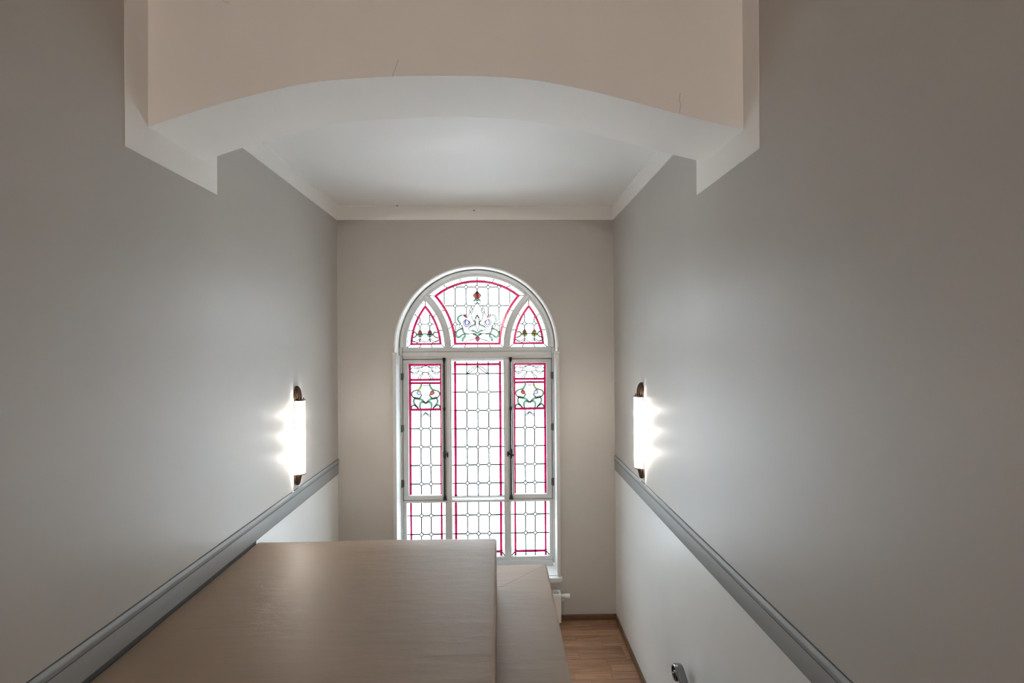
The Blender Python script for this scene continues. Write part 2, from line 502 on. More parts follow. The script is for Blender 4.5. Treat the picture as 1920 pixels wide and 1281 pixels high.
# ---- baseboards
ZB = -2.8544
mb = MB(); mb.box(XL, XR, D - .016, D, Z_FLOOR, ZB)
struct(mb.build('baseboard_back', 'base', bevel=.004), 'brown oak baseboard under the window wall')
mb = MB(); mb.box(XR - .016, XR, Y_EDGE, D - .016, Z_FLOOR, ZB)
struct(mb.build('baseboard_right', 'base', bevel=.004), 'brown oak baseboard along the right wall of the landing')
mb = MB(); mb.box(XL, XL + .016, 4.0, D - .016, Z_FLOOR, ZB)
struct(mb.build('baseboard_left', 'base', bevel=.004), 'brown oak baseboard along the left wall of the landing')

# ================================================================== PARAPET AND BOXED LEDGE
SLAB_Z, SLAB_Y, SLAB_X = -1.358, 3.56, -0.022
LZ, LY, LX = -1.7053, 3.915, 0.362
def rounded_box(name, x0, x1, y0, y1, z0, z1, bev, seg, cuts, wob, mat):
    """box with a gently uneven hand-plastered skin"""
    bm = bmesh.new()
    bmesh.ops.create_cube(bm, size=1)
    for v in bm.verts:
        v.co = Vector((x0 + (v.co.x + .5) * (x1 - x0), y0 + (v.co.y + .5) * (y1 - y0), z0 + (v.co.z + .5) * (z1 - z0)))
    bmesh.ops.bevel(bm, geom=bm.edges[:], offset=bev, segments=seg, affect='EDGES', profile=.5)
    bmesh.ops.subdivide_edges(bm, edges=[e for e in bm.edges if e.calc_length() > .4], cuts=cuts, use_grid_fill=True)
    for v in bm.verts:
        c = v.co
        d = wob * (math.sin(c.x * 5.1 + c.y * 3.3) + math.sin(c.y * 9.7 - c.x * 4.0 + 1.3) * .5)
        if v.normal.z > .3: v.co += v.normal * (d - wob * 1.5)
    me = bpy.data.meshes.new(name); bm.to_mesh(me); bm.free()
    me.materials.append(M[mat])
    me.polygons.foreach_set('use_smooth', [True] * len(me.polygons))
    me.set_sharp_from_angle(angle=math.radians(50))
    o = bpy.data.objects.new(name, me); COL.objects.link(o)
    return o
box = rounded_box('boxed_ledge', XL + .002, SLAB_X, 0.75, SLAB_Y, Z_DEEP + .001, SLAB_Z, .016, 3, 14, .0012, 'box')
WLOC[box.name] = Vector((0, 0, 0))
tag(box, 'broad beige painted boxed ledge with glossy flat top against the left wall', 'ledge')

mb = MB()
ci = (SLAB_X + .03, SLAB_Y)
co = (LX, LY)
zf = LZ + .0004
# near arm runs along the stairs, far arm turns left behind the box; they meet on a mitre
rr = .035
corner = [(LX - rr + rr * math.cos(a), LY - rr + rr * math.sin(a)) for a in [math.pi / 2 * k / 6 for k in range(7)]]
mb.prism([(SLAB_X + .0003, .75), (LX, .75)] + corner[:4] + [ci, (SLAB_X + .0003, SLAB_Y + .001)], lambda p, t: (p[0], p[1], t), Z_DEEP + .001, LZ)
par = mb.build('stair_parapet', 'box', smooth=True, bevel=.016, seg=4, weight=lambda a, b: 1.0 if min(a.z, b.z) > LZ - .01 and min(a.x, b.x) > LX - .02 and max(a.y, b.y) < LY - .001 else 0.0)
mb = MB()
mb.prism([ci] + corner[3:] + [(XL + .002, LY), (XL + .002, SLAB_Y + .001), (SLAB_X + .0008, SLAB_Y + .001)], lambda p, t: (p[0], p[1], t), Z_DEEP + .001, zf)
mb.build('return_arm', 'box', par, smooth=True, bevel=.012, seg=4, weight=lambda a, b: 1.0 if min(a.z, b.z) > LZ - .01 and min(a.y, b.y) > LY - .02 else 0.0)
tag(par, 'beige painted solid stair parapet with mitred flat top right of the boxed ledge', 'parapet')

M['chip'] = mat_plain('pale_chipped_paint', (0.62, 0.56, 0.50), 0.5)
for k, yy in enumerate((2.12, 2.45, 2.78, 2.95, 3.1, 3.22, 3.36, 3.44)):
    w = random.uniform(.004, .008)
    mb = MB(); q = [(yy + random.uniform(.6, 1) * w * 1.8 * math.cos(a), SLAB_Z - .012 - random.random() * .01 + random.uniform(.6, 1) * w * math.sin(a)) for a in [2 * math.pi * i / 7 for i in range(7)]]
    mb.prism(q, lambda p, t: (t, p[0], p[1]), SLAB_X - .006, SLAB_X - .0002); mb.build('paint_chip', 'chip', box)

# ================================================================== WINDOW
G = D + .30                 # glass plane
win = empty('window_1', (WCX, D + .29, SILL))
struct(win, 'white arched window with leaded stained glass, two casements and fanlight')
W3 = lambda p, t: (wx(p[0]), t, wz(p[1]))      # drawing units -> metres, t = depth

def bar(mb, u0, u1, v0, v1, y0, y1):
    mb.box(wx(u0), wx(u1), y0, y1, wz(v1), wz(v0))
def arcpts(cu, cv, R, a0, a1, n):
    return [(cu + R * math.cos(a0 + (a1 - a0) * k / n), cv - R * math.sin(a0 + (a1 - a0) * k / n)) for k in range(n + 1)]
def band_arc(mb, cu, cv, Ra, Rb, a0, a1, n, y0, y1):
    A, B = arcpts(cu, cv, Ra, a0, a1, n), arcpts(cu, cv, Rb, a0, a1, n)
    vs = []
    for k in range(n + 1):
        for p, y in ((A[k], y0), (B[k], y0), (B[k], y1), (A[k], y1)): vs.append(W3(p, y))
    fs = []
    for k in range(n):
        for i in range(4):
            j = (i + 1) % 4
            fs.append((k * 4 + i, k * 4 + j, k * 4 + 4 + j, k * 4 + 4 + i))
    fs += [(0, 1, 2, 3), tuple(n * 4 + i for i in (3, 2, 1, 0))]
    mb.add(vs, fs)

FY0, FY1 = G - .04, G + .05
OUT = 144.4
VT = 651
# outer frame: head ring, stiles, bottom rail
mb = MB()
band_arc(mb, 0, VT, 137, 143.1, 0, math.pi, 48, FY0 - .035, FY1 - .01)
band_arc(mb, 0, VT, 142, OUT, 0, math.pi, 48, FY0 + .012, FY1)
band_arc(mb, 0, VT, 132, 138, 0, math.pi, 48, FY0, FY1)
for s in (-1, 1):
    bar(mb, min(s * OUT, s * 139), max(s * OUT, s * 139), VT, 1054, FY0 - .022, FY1)
    bar(mb, min(s * 139.5, s * 134), max(s * 139.5, s * 134), 672, 936, G + .034, FY1)
    bar(mb, min(s * 139, s * 132.8), max(s * 139, s * 132.8), 936, 1054, FY0, FY1)
bar(mb, -138.4, 138.4, 1042, 1058.5, FY0 - .003, FY1 - .003)
bar(mb, -138.5, 138.5, 1048, 1058.5, FY0 - .015, FY1)
mb.build('frame', 'frame', win, smooth=True, bevel=.004)
# transoms
mb = MB(); bar(mb, -138.5, 138.5, 651, 672.4, FY0 - .006, FY1); bar(mb, -138.5, 138.5, 670, 677, G + .034, FY1 - .002); bar(mb, -138.5, 138.5, 659.5, 667.5, FY0 - .030, FY1 - .01); bar(mb, -138.5, 138.5, 655.0, 658.6, FY0 - .018, FY1 - .01)
mb.build('transom', 'frame', win, bevel=.004)
mb = MB(); bar(mb, -138.5, 138.5, 934.6, 940, FY0 + .004, FY1); bar(mb, -138.5, 138.5, 929.6, 936, G + .034, FY1 - .002); bar(mb, -138.5, 138.5, 935.4, 938.4, FY0 - .010, FY1 - .01)
mb.build('transom', 'frame', win, bevel=.003)
# mullions
for s in (-1, 1):
    mb = MB()
    a, b = sorted((s * 48.7, s * 62.5))
    bar(mb, a, b, 672, 935, FY0, FY1 - .004)
    a, b = sorted((s * 52, s * 57.5)); bar(mb, a, b, 673, 934, FY0 - .026, FY1 - .01)
    a, b = sorted((s * 48.7, s * 61.2)); bar(mb, a, b, 938, 1044, FY0 + .002, FY1 - .004)
    a, b = sorted((s * 52, s * 58)); bar(mb, a, b, 939, 1043, FY0 - .008, FY1 - .01)
    mb.build('mullion', 'frame', win, bevel=.003)
# tracery bars, arcs that divide fan and lancets
TC, TR0, TR1 = 187.0, 126.0, 138.0
def meet(R, Rout):          # angle on the tracery circle where it meets the head circle
    # |(-TC + R cos a, R sin a)| = Rout
    c = (TC * TC + R * R - Rout * Rout) / (2 * TC * R)
    return math.acos(max(-1, min(1, c)))
for s in (-1, 1):
    mb = MB()
    am = meet(TR1, 134)
    if s == -1:
        band_arc(mb, -TC, VT, TR0, TR1, 0, am, 20, FY0 + .002, FY1 - .004)
        band_arc(mb, -TC, VT, 129.5, 134.5, 0, meet(132, 136), 20, FY0 - .028, FY1 - .01)
    else:
        band_arc(mb, TC, VT, TR0, TR1, math.pi, math.pi - am, 20, FY0 + .002, FY1 - .004)
        band_arc(mb, TC, VT, 129.5, 134.5, math.pi, math.pi - meet(132, 136), 20, FY0 - .028, FY1 - .01)
    mb.build('tracery_bar', 'frame', win, smooth=True, bevel=.003)
# sill
mb = MB()
mb.box(OX0 - .035, OX1 + .03, D - .062, D, SILL - .034, SILL)
mb.box(OX0 + .001, OX1 - .001, D, G + .05, SILL - .034 + .036, SILL + .004)
mb.box(OX0 - .02, OX1 + .018, D - .04, D, SILL - .06, SILL - .034)
mb.build('window_sill', 'frame', win, bevel=.006)
# jamb linings with a little cap, below the arch
for s in (-1, 1):
    e = OX1 if s > 0 else OX0
    def jb(mb, a, b, y0, y1, z0, z1):
        x0, x1 = sorted((e - s * a, e - s * b)); mb.box(x0, x1, y0, y1, z0, z1)
    mb = MB()
    jb(mb, .0, .016, D - .002, FY0 - .012, SILL + .004, wz(664))
    jb(mb, -.018, .010, D - .016, D - .0005, SILL, wz(664))
    jb(mb, -.006, .020, D - .024, D - .010, SILL, wz(668))
    jam = mb.build('jamb_lining', 'frame', win, bevel=.005, seg=2)
    mb = MB()
    jb(mb, -.020, .030, D - .030, D + .05, wz(664), wz(659))
    jb(mb, -.010, .026, D - .026, D + .04, wz(672), wz(664))
    mb.build('cap', 'frame', jam, bevel=.004)
# hinges
for s in (-1, 1):
    for (v0, v1) in ((698, 711), (794, 807), (895.5, 909.5)):
        mb = MB()
        xx = wx(s * 139.6)
        mb.tube([(xx, FY0 - .020, wz(v1)), (xx, FY0 - .020, wz(v0))], .011, 10)
        a, b = sorted((s * 136.5, s * 141)); bar(mb, a, b, v0 + .8, v1 - .8, FY0 - .018, FY0 - .004)
        mb.build('hinge', 'hinge', win, smooth=True)

# ---------------- leaded glass helpers
PT = .004      # pane thickness
def ribbon(mb, pts, w, y0, y1):
    """flat strip of width w (drawing units) along 2d points; w may be a list"""
    n = len(pts)
    ws = w if isinstance(w, list) else [w] * n
    vs = []
    for i in range(n):
        a = Vector(pts[max(i - 1, 0)][:2]); b = Vector(pts[min(i + 1, n - 1)][:2])
        t = (b - a)
        if t.length < 1e-6: t = Vector((1, 0))
        t.normalize(); nn = Vector((-t.y, t.x)) * ws[i] / 2
        p = Vector(pts[i][:2])
        for q, y in ((p - nn, y0), (p + nn, y0), (p + nn, y1), (p - nn, y1)): vs.append(W3(q, y))
    fs = []
    for i in range(n - 1):
        for k in range(4):
            j = (k + 1) % 4
            fs.append((i * 4 + k, i * 4 + j, i * 4 + 4 + j, i * 4 + 4 + k))
    fs += [(0, 1, 2, 3), tuple((n - 1) * 4 + k for k in (3, 2, 1, 0))]
    mb.add(vs, fs)
LY0, LY1 = G - .005, G + .005
LW = 1.7
ROUND = []
def lead_line(mb, a, b, w=LW):
    """straight came; it stops at the ring of every roundel"""
    L_ = math.hypot(b[0] - a[0], b[1] - a[1])
    if L_ < .01: return
    dx, dy = (b[0] - a[0]) / L_, (b[1] - a[1]) / L_
    cuts = []
    for c in ROUND:
        t = (c[0] - a[0]) * dx + (c[1] - a[1]) * dy
        off = abs((c[0] - a[0]) * dy - (c[1] - a[1]) * dx)
        if off < 1 and -2.7 < t < L_ + 2.7: cuts.append((t - 2.7, t + 2.7))
    cuts.sort(); pos = 0
    for c0, c1 in cuts + [(L_, L_)]:
        c0 = min(c0, L_)
        if c0 - pos > .05: ribbon(mb, [(a[0] + dx * pos, a[1] + dy * pos), (a[0] + dx * c0, a[1] + dy * c0)], w, LY0, LY1)
        pos = max(pos, c1)
def lead_curve(mb, pts, w=1.1, closed=False):
    w = max(w, 1.45)
    q = [(v.x, v.y) for v in spline([(a, b, 0) for a, b in pts], 5, closed)]
    if closed: q.append(q[0])
    ribbon(mb, q, w, LY0 + .0003, LY1 - .0003)
def lead_ring(mb, c, R=3.2):
    q = arcpts(c[0], c[1], R, 0, 2 * math.pi, 12)
    ribbon(mb, q, 1.6, LY0 - .0006, LY1 + .0006)
def pane(poly, mat, parent, name='pane', th=PT):
    cx = sum(p[0] for p in poly) / len(poly); cv = sum(p[1] for p in poly) / len(poly)
    mb = MB(); mb.prism(poly, W3, G - th / 2, G + th / 2)
    return mb.build(name, mat, parent, pivot=W3((cx, cv), G))
def rect(u0, u1, v0, v1): return [(u0, v0), (u1, v0), (u1, v1), (u0, v1)]
def clip_rect(poly, u0, u1, v0, v1):
    def clip(P, f, inter):
        out = []
        for i in range(len(P)):
            a, b = P[i], P[(i + 1) % len(P)]
            ia, ib = f(a), f(b)
            if ia: out.append(a)
            if ia != ib: out.append(inter(a, b))
        return out
    def ix(c): return lambda a, b: (c, a[1] + (b[1] - a[1]) * (c - a[0]) / (b[0] - a[0]))
    def iy(c): return lambda a, b: (a[0] + (b[0] - a[0]) * (c - a[1]) / (b[1] - a[1]), c)
    P = poly
    for f, g in ((lambda p: p[0] >= u0, ix(u0)), (lambda p: p[0] <= u1, ix(u1)), (lambda p: p[1] >= v0, iy(v0)), (lambda p: p[1] <= v1, iy(v1))):
        if len(P) < 3: return []
        P = clip(P, f, g)
    return P
def area(P): return abs(sum(P[i][0] * P[(i + 1) % len(P)][1] - P[(i + 1) % len(P)][0] * P[i][1] for i in range(len(P)))) / 2
def inside(P, p):
    c = False
    for i in range(len(P)):
        a, b = P[i], P[(i + 1) % len(P)]
        if (a[1] > p[1]) != (b[1] > p[1]) and p[0] < (b[0] - a[0]) * (p[1] - a[1]) / (b[1] - a[1]) + a[0]: c = not c
    return c
def roundel(c, parent, mb):
    lead_ring(mb, c)
    pane(arcpts(c[0], c[1], 2.7, 0, 2 * math.pi, 12)[:-1], 'g_clear', parent, 'roundel', .0052)
def leaf(pts, w, mat, parent, lead_mb, name='leaf_piece', taper=True):
    """coloured glass strip along a curve with lead on both edges"""
    q = [(v.x, v.y) for v in spline([(a, b, 0) for a, b in pts], 5)]
    n = len(q)
    ws = [max(.35, w * (math.sin(math.pi * (.08 + .84 * i / (n - 1))) ** .7)) if taper else w for i in range(n)]
    mb = MB(); ribbon(mb, q, ws, G - .0032, G + .0032)
    cx = q[n // 2]
    mb.build(name, mat, parent, pivot=W3(cx, G))
    for sgn in (-1, 1):
        e = []
        for i in range(n):
            a = Vector(q[max(i - 1, 0)]); b = Vector(q[min(i + 1, n - 1)]); t = (b - a).normalized()
            nn = Vector((-t.y, t.x)) * ws[i] / 2 * sgn
            e.append((q[i][0] + nn.x, q[i][1] + nn.y))
        ribbon(lead_mb, e, 1.15, LY0 + .0005, LY1 - .0005)
def blob(pts, mat, parent, lead_mb, name='flower_piece', closed_spline=True):
    q = [(v.x, v.y) for v in spline([(a, b, 0) for a, b in pts], 4, True)] if closed_spline else pts
    pane(q, mat, parent, name, .0064)
    ribbon(lead_mb, q + [q[0]], 1.25, LY0 - .0002, LY1 + .0002)
def mirror(pts, c=0.0): return [(2 * c - a, b) for a, b in pts]

def light_root(name, label, u, v):
    """one leaded light; its lead net is the part itself"""
    o = empty(name, W3((u, v), G)); o.parent = win
    o.location = Vector(W3((u, v), G)) - WLOC[win.name]
    o['label'] = label
    return o

# ---------------- rectangular lights: grids of panes
def rect_light(root, us, vs_, redcols, redrows, roundels, merge=None, lines=True):
    """us, vs_: edges; merge: dict row -> list of (c0,c1) spans"""
    lead = MB()
    ROUND[:] = list(roundels)
    thin_u = {us[0], us[-1]} | {us[c] for c in redcols} | {us[c + 1] for c in redcols}
    thin_v = {vs_[0], vs_[-1]} | {vs_[r] for r in redrows} | {vs_[r + 1] for r in redrows}
    for r in range(len(vs_) - 1):
        spans = (merge or {}).get(r) or [(c, c + 1) for c in range(len(us) - 1)]
        for (c0, c1) in spans:
            red = r in redrows and min(redcols + [0]) <= c0 and (not redcols or (c0 >= min(redcols) and c1 - 1 <= max(redcols)))
            red = red or (c1 - c0 == 1 and c0 in redcols)
            if red and r in redrows and len(redcols) and (c0 < min(redcols) or c0 > max(redcols)): red = False
            # a red column stops at a red row that closes it
            pane(rect(us[c0] + .25, us[c1] - .25, vs_[r] + .25, vs_[r + 1] - .25), 'g_red' if red else 'g_clear', root, 'red_pane' if red else 'pane')
            for (a, b) in (((us[c0], vs_[r]), (us[c1], vs_[r])), ((us[c0], vs_[r]), (us[c0], vs_[r + 1])), ((us[c1], vs_[r]), (us[c1], vs_[r + 1])), ((us[c0], vs_[r + 1]), (us[c1], vs_[r + 1]))):
                thin = (a[0] == b[0] and a[0] in thin_u) or (a[1] == b[1] and a[1] in thin_v)
                cross = red or (c0 < 1 or c1 > len(us) - 2)
                lead_line(lead, a, b, .5 if thin else (1.3 if cross else 1.8))
    for c in roundels: roundel(c, root, lead)
    ROUND[:] = []
    return lead

# centre light
V3 = (-20.4, 0, 20.4)
lt = light_root('centre_light', 'tall middle leaded light', 0, 929)
us = [-48.9, -44.0, -40.3, -20.4, 0, 20.4, 40.3, 44.0, 48.9]
vv = [677.5, 681.4, 684.9, 701, 735.3, 769.5, 803.7, 837.9, 871.8, 906, 930]
ld = rect_light(lt, us, vv, [1, 6], [1], [(u, v) for v in vv[4:10] for u in V3] + [(0, 701)])
for s in (-1, 1):
    lead_curve(ld, [(0, 686), (s * -9, 689), (s * -15, 694), (s * -20, 700.5)]); lead_curve(ld, [(0, 687), (s * -7, 693), (s * -13, 698), (s * -20, 700.5)])
ld.build('lead_came', 'lead', lt)
# lower lights
lt = light_root('lower_light', 'low wide leaded light under the middle light', 0, 1042)
vv = [939.5, 965.6, 1000.5, 1032.8, 1036.2, 1042.5]
ld = rect_light(lt, us, vv, [1, 6], [3], [(u, v) for v in vv[1:3] for u in V3])
for s in (-1, 1): lead_line(ld, (s * 44, 1036.2), (s * 48.9, 1042.5))
ld.build('lead_came', 'lead', lt)
SC = 97.4
for s, w in ((-1, 'left'), (1, 'right')):
    lt = light_root('lower_light', 'low narrow leaded light under the %s casement' % w, s * SC, 1042)
    us2 = sorted(s * q for q in (61.2, 67.5, 70.3, 88.4, 106.3, 124.3, 127.2, 133.2))
    ld = rect_light(lt, us2, vv, [1, 5], [3], [(s * q, v) for v in vv[1:3] for q in (88.4, 106.3)])
    ld_m = [(s * 67.5, s * 61.2), (s * 127.2, s * 133.2)]
    for a, b in ld_m: lead_line(ld, (a, 1036.2), (b, 1042.5))
    ld.build('lead_came', 'lead', lt)

# casement sashes
for s, w in ((-1, 'left'), (1, 'right')):
    mb = MB()
    SY0, SY1 = FY0 - .012, G + .032
    o0, o1 = sorted((s * 137.9, s * 63.4)); g0, g1 = sorted((s * 128.2, s * 67.2))
    bar(mb, o0, o1, 673.6, 681.5, SY0, SY1); bar(mb, o0, o1, 925.5, 933.6, SY0, SY1)
    bar(mb, o0, g0 + .2, 681, 926, SY0 - .002, SY1 - .002); bar(mb, g1 - .2, o1, 681, 926, SY0 - .002, SY1 - .002)
    sash = mb.build('casement_sash', 'frame', win, bevel=.005, seg=2, pivot=W3((s * SC, 934), G))
    sash['label'] = 'opening %s casement with rose ornament' % w
    us2 = sorted(s * q for q in (128.2, 124.6, 106.3, 88.4, 70.3, 67.2))
    vv = [681.5, 685, 709.5, 713, 716, 719.3, 765.3, 768.8, 802.7, 837, 871.5, 906.3, 926]
    full = [(0, 1), (1, 4), (4, 5)]
    ld = rect_light(sash, us2, vv, [0, 4], [0, 2, 4, 6], [(s * q, v) for v in vv[8:12] for q in (88.4, 106.3)],
                    merge={0: full, 1: full, 2: full, 3: full, 4: full, 5: full, 6: full})
    # ornament, drawn for half of the light and mirrored on its axis
    T = lambda pts: [(s * SC + (x - 585) / 8.541, 650 + y / 8.541) for x, y in pts]
    cc = s * SC
    for h in (0, 1):
        H = (lambda pts: T(pts)) if h == 0 else (lambda pts: mirror(T(pts), cc))
        for pts in ([(585, 306), (545, 312), (470, 322), (400, 312), (356, 350), (350, 385), (400, 436), (450, 420), (492, 384), (550, 405), (585, 405)],
                    [(400, 335), (470, 345), (545, 320)], [(365, 395), (410, 412), (450, 395), (486, 365), (480, 345)],
                    [(550, 405), (500, 455), (466, 500), (490, 530)], [(550, 420), (520, 470), (500, 505), (500, 530)],
                    [(585, 565), (545, 565), (515, 585), (530, 615), (555, 612), (585, 625)],
                    [(585, 1040), (550, 1075), (515, 1088)], [(585, 1058), (555, 1090), (515, 1112)]):
            lead_curve(ld, H(pts), .7)
        leaf(H([(518, 600), (505, 645), (475, 682), (425, 694)]), 2.6, 'g_lime' if (h == 0) == (s < 0) else 'g_green', sash, ld)
        leaf(H([(425, 694), (382, 712), (364, 750), (380, 795), (412, 822)]), 1.8, 'g_amber', sash, ld)
        leaf(H([(400, 815), (440, 828), (480, 822), (515, 785), (522, 755)]), 1.6, 'g_amber', sash, ld)
        leaf(H([(400, 800), (470, 825), (530, 850), (583, 905)]), 3.0, 'g_green', sash, ld)
        leaf(H([(412, 825), (395, 860), (412, 915), (470, 980)]), 2.4, 'g_green', sash, ld)
        leaf(H([(580, 902), (545, 880), (508, 890), (492, 930), (500, 985)]), 3.0, 'g_green', sash, ld)
        leaf(H([(352, 985), (375, 935), (415, 935), (470, 983)]), 2.0, 'g_green', sash, ld)
        blob(H([(445, 735), (462, 708), (495, 705), (512, 735), (500, 768), (470, 762)]), 'g_rose' if (h == 0) != (s < 0) else 'g_violet', sash, ld, 'flower_piece')
    lead_line(ld, T([(585, 625)])[0], T([(585, 1045)])[0], .7)
    ld.build('lead_came', 'lead', sash)
    # espagnolette bolt on the meeting stile
    ub = s * 61.6
    X = wx(ub); Yb = SY0 - .014
    mb = MB(); mb.tube([(X, Yb, wz(934)), (X, Yb, wz(672))], .0085, 10)
    for v, rr_ in ((675, .016), (765, .015), (929, .018)):
        pts = [(X, Yb, wz(v + 4.5) - .0), (X, Yb, wz(v + 2)), (X, Yb, wz(v)), (X, Yb, wz(v - 2)), (X, Yb, wz(v - 4.5))]
        mb.tube(pts, [.008, rr_ * .8, rr_, rr_ * .8, .008], 10)
    mb.box(X - .02, X + .02, Yb + .002, SY0 + .001, wz(934.5), wz(931)); mb.box(X - .016, X + .016, Yb + .002, SY0 + .001, wz(674), wz(670))
    mb.build('bolt_rod', 'iron', sash, smooth=True)
    mb = MB()
    mb.tube([(X, Yb - .006, wz(858)), (X, Yb - .012, wz(854)), (X, Yb - .014, wz(848)), (X, Yb - .012, wz(843)), (X, Yb - .006, wz(840))], [.010, .017, .02, .017, .010], 10)
    mb.tube([(X - s * .0, Yb - .03, wz(849)), (X - s * .035, Yb - .035, wz(848))], [.011, .008], 8)
    mb.tube([(X - s * .037, Yb - .035, wz(853)), (X - s * .037, Yb - .036, wz(849)), (X - s * .037, Yb - .035, wz(844))], [.008, .010, .008], 8)
    if s > 0: mb.tube([(X, Yb - .03, wz(849)), (X + .034, Yb - .04, wz(851.5))], [.011, .009], 8)
    mb.build('handle', 'iron', sash, smooth=True)

# fan light and lancets: curved sides, each given as a list of sampled sides at an inset d
def isect(c1, r1, c2, r2, upper=True):
    d = math.hypot(c2[0] - c1[0], c2[1] - c1[1]); a = (r1 * r1 - r2 * r2 + d * d) / (2 * d)
    h = math.sqrt(max(0, r1 * r1 - a * a))
    mx, my = c1[0] + a * (c2[0] - c1[0]) / d, c1[1] + a * (c2[1] - c1[1]) / d
    q = [(mx + h * (c2[1] - c1[1]) / d, my - h * (c2[0] - c1[0]) / d), (mx - h * (c2[1] - c1[1]) / d, my + h * (c2[0] - c1[0]) / d)]
    return min(q, key=lambda p: p[1]) if upper else max(q, key=lambda p: p[1])
def arc_between(c, R, p, q, n):
    a0 = math.atan2(-(p[1] - c[1]), p[0] - c[0]); a1 = math.atan2(-(q[1] - c[1]), q[0] - c[0])
    while a1 - a0 > math.pi: a1 -= 2 * math.pi
    while a1 - a0 < -math.pi: a1 += 2 * math.pi
    return arcpts(c[0], c[1], R, a0, a1, n)
def seg_between(p, q, n): return [(p[0] + (q[0] - p[0]) * k / n, p[1] + (q[1] - p[1]) * k / n) for k in range(n + 1)]
NS = 12
def fan_sides(d):
    R = 131.5 - d; T_ = TR1 + d; vb = 651 - d * .85
    bl = (-TC + math.sqrt(T_ ** 2 - (VT - vb) ** 2), vb); br = (-bl[0], vb)
    tl = isect((0, VT), R, (-TC, VT), T_); trr = (-tl[0], tl[1])
    return [seg_between(bl, br, NS), arc_between((TC, VT), T_, br, trr, NS), arc_between((0, VT), R, trr, tl, NS), arc_between((-TC, VT), T_, tl, bl, NS)]
def lancet_sides(d, s):
    R = 131.5 - d; T_ = TR0 - d; vb = 651 - d * .85
    bl = (-math.sqrt(R * R - (VT - vb) ** 2), vb); br = (-TC + math.sqrt(T_ ** 2 - (VT - vb) ** 2), vb)
    ap = isect((0, VT), R, (-TC, VT), T_)
    S = [seg_between(bl, br, NS), arc_between((-TC, VT), T_, br, ap, NS), arc_between((0, VT), R, ap, bl, NS)]
    if s > 0: S = [[(-a, b) for a, b in sd] for sd in S]
    return S
def ring_light(root, sides, joints, d1=5.6, d2=9.8):
    lead = MB()
    S0, S1, S2 = sides(.0), sides(d1), sides(d2)
    for k in range(len(S0)):
        js = [0] + joints[k] + [NS]
        for a, b in zip(js[:-1], js[1:]):
            pane(S0[k][a:b + 1] + S1[k][a:b + 1][::-1], 'g_clear', root, 'border_pane')
            if a: lead_line(lead, S0[k][a], S1[k][a], 1.6)
        pane(S1[k] + S2[k][::-1], 'g_red', root, 'red_pane')
        lead_line(lead, S0[k][0], S1[k][0], 1.6)
        ribbon(lead, S1[k], .5, LY0, LY1); ribbon(lead, S2[k], .5, LY0, LY1); ribbon(lead, S0[k], .5, LY0, LY1)
    field = [p for sd in S2 for p in sd[:-1]]
    return lead, field
def grid_field(root, lead, field, gu, gv, skip_lines=()):
    for i in range(len(gu) - 1):
        for j in range(len(gv) - 1):
            P = clip_rect(field, gu[i], gu[i + 1], gv[j], gv[j + 1])
            if len(P) >= 3 and area(P) > 2: pane(P, 'g_clear', root)
def lines_in(lead, field, kind, c, a, b, w=1.8):
    """lead line along u=c or v=c between a and b, kept inside the field"""
    n = 60; run = []
    for k in range(n + 1):
        t = a + (b - a) * k / n
        p = (c, t) if kind == 'u' else (t, c)
        if inside(field, p): run.append(p)
        else:
            if len(run) > 1: lead_line(lead, run[0], run[-1], w)
            run = []
    if len(run) > 1: lead_line(lead, run[0], run[-1], w)

fan = light_root('fan_light', 'wide middle fanlight with rose and lily ornament', 0, 651)
ld, field = ring_light(fan, fan_sides, [[3, 6, 9], [4, 8], [2, 4, 6, 8, 10], [4, 8]])
gu = [-95, -61.5, -41.2, -20.6, 0, 20.6, 41.2, 61.5, 95]
gv = [510, 538, 573, 607.8, 660]
grid_field(fan, ld, field, gu, gv)
FR = [(u, 538) for u in gu[2:7]] + [(u, 573) for u in (-61.5, -41.2, -20.6, 20.6, 41.2, 61.5)] + [(-41.2, 607.8), (41.2, 607.8)]
FR = [c for c in FR if inside(field, c)]
ROUND[:] = FR
for u in gu[1:-1]:
    ends = {0: 546, 20.6: 593, 41.2: 626, 61.5: 660}[abs(u)]
    lines_in(ld, field, 'u', u, 515, ends)
lines_in(ld, field, 'v', 538, -95, 95)
for s in (-1, 1):
    lines_in(ld, field, 'v', 573, s * 95, s * 5); lines_in(ld, field, 'v', 607.8, s * 95, s * 30)
for c in FR: roundel(c, fan, ld)
ROUND[:] = []
T = lambda pts: [((x - 475) / 8.542, 510 + y / 8.542) for x, y in pts]
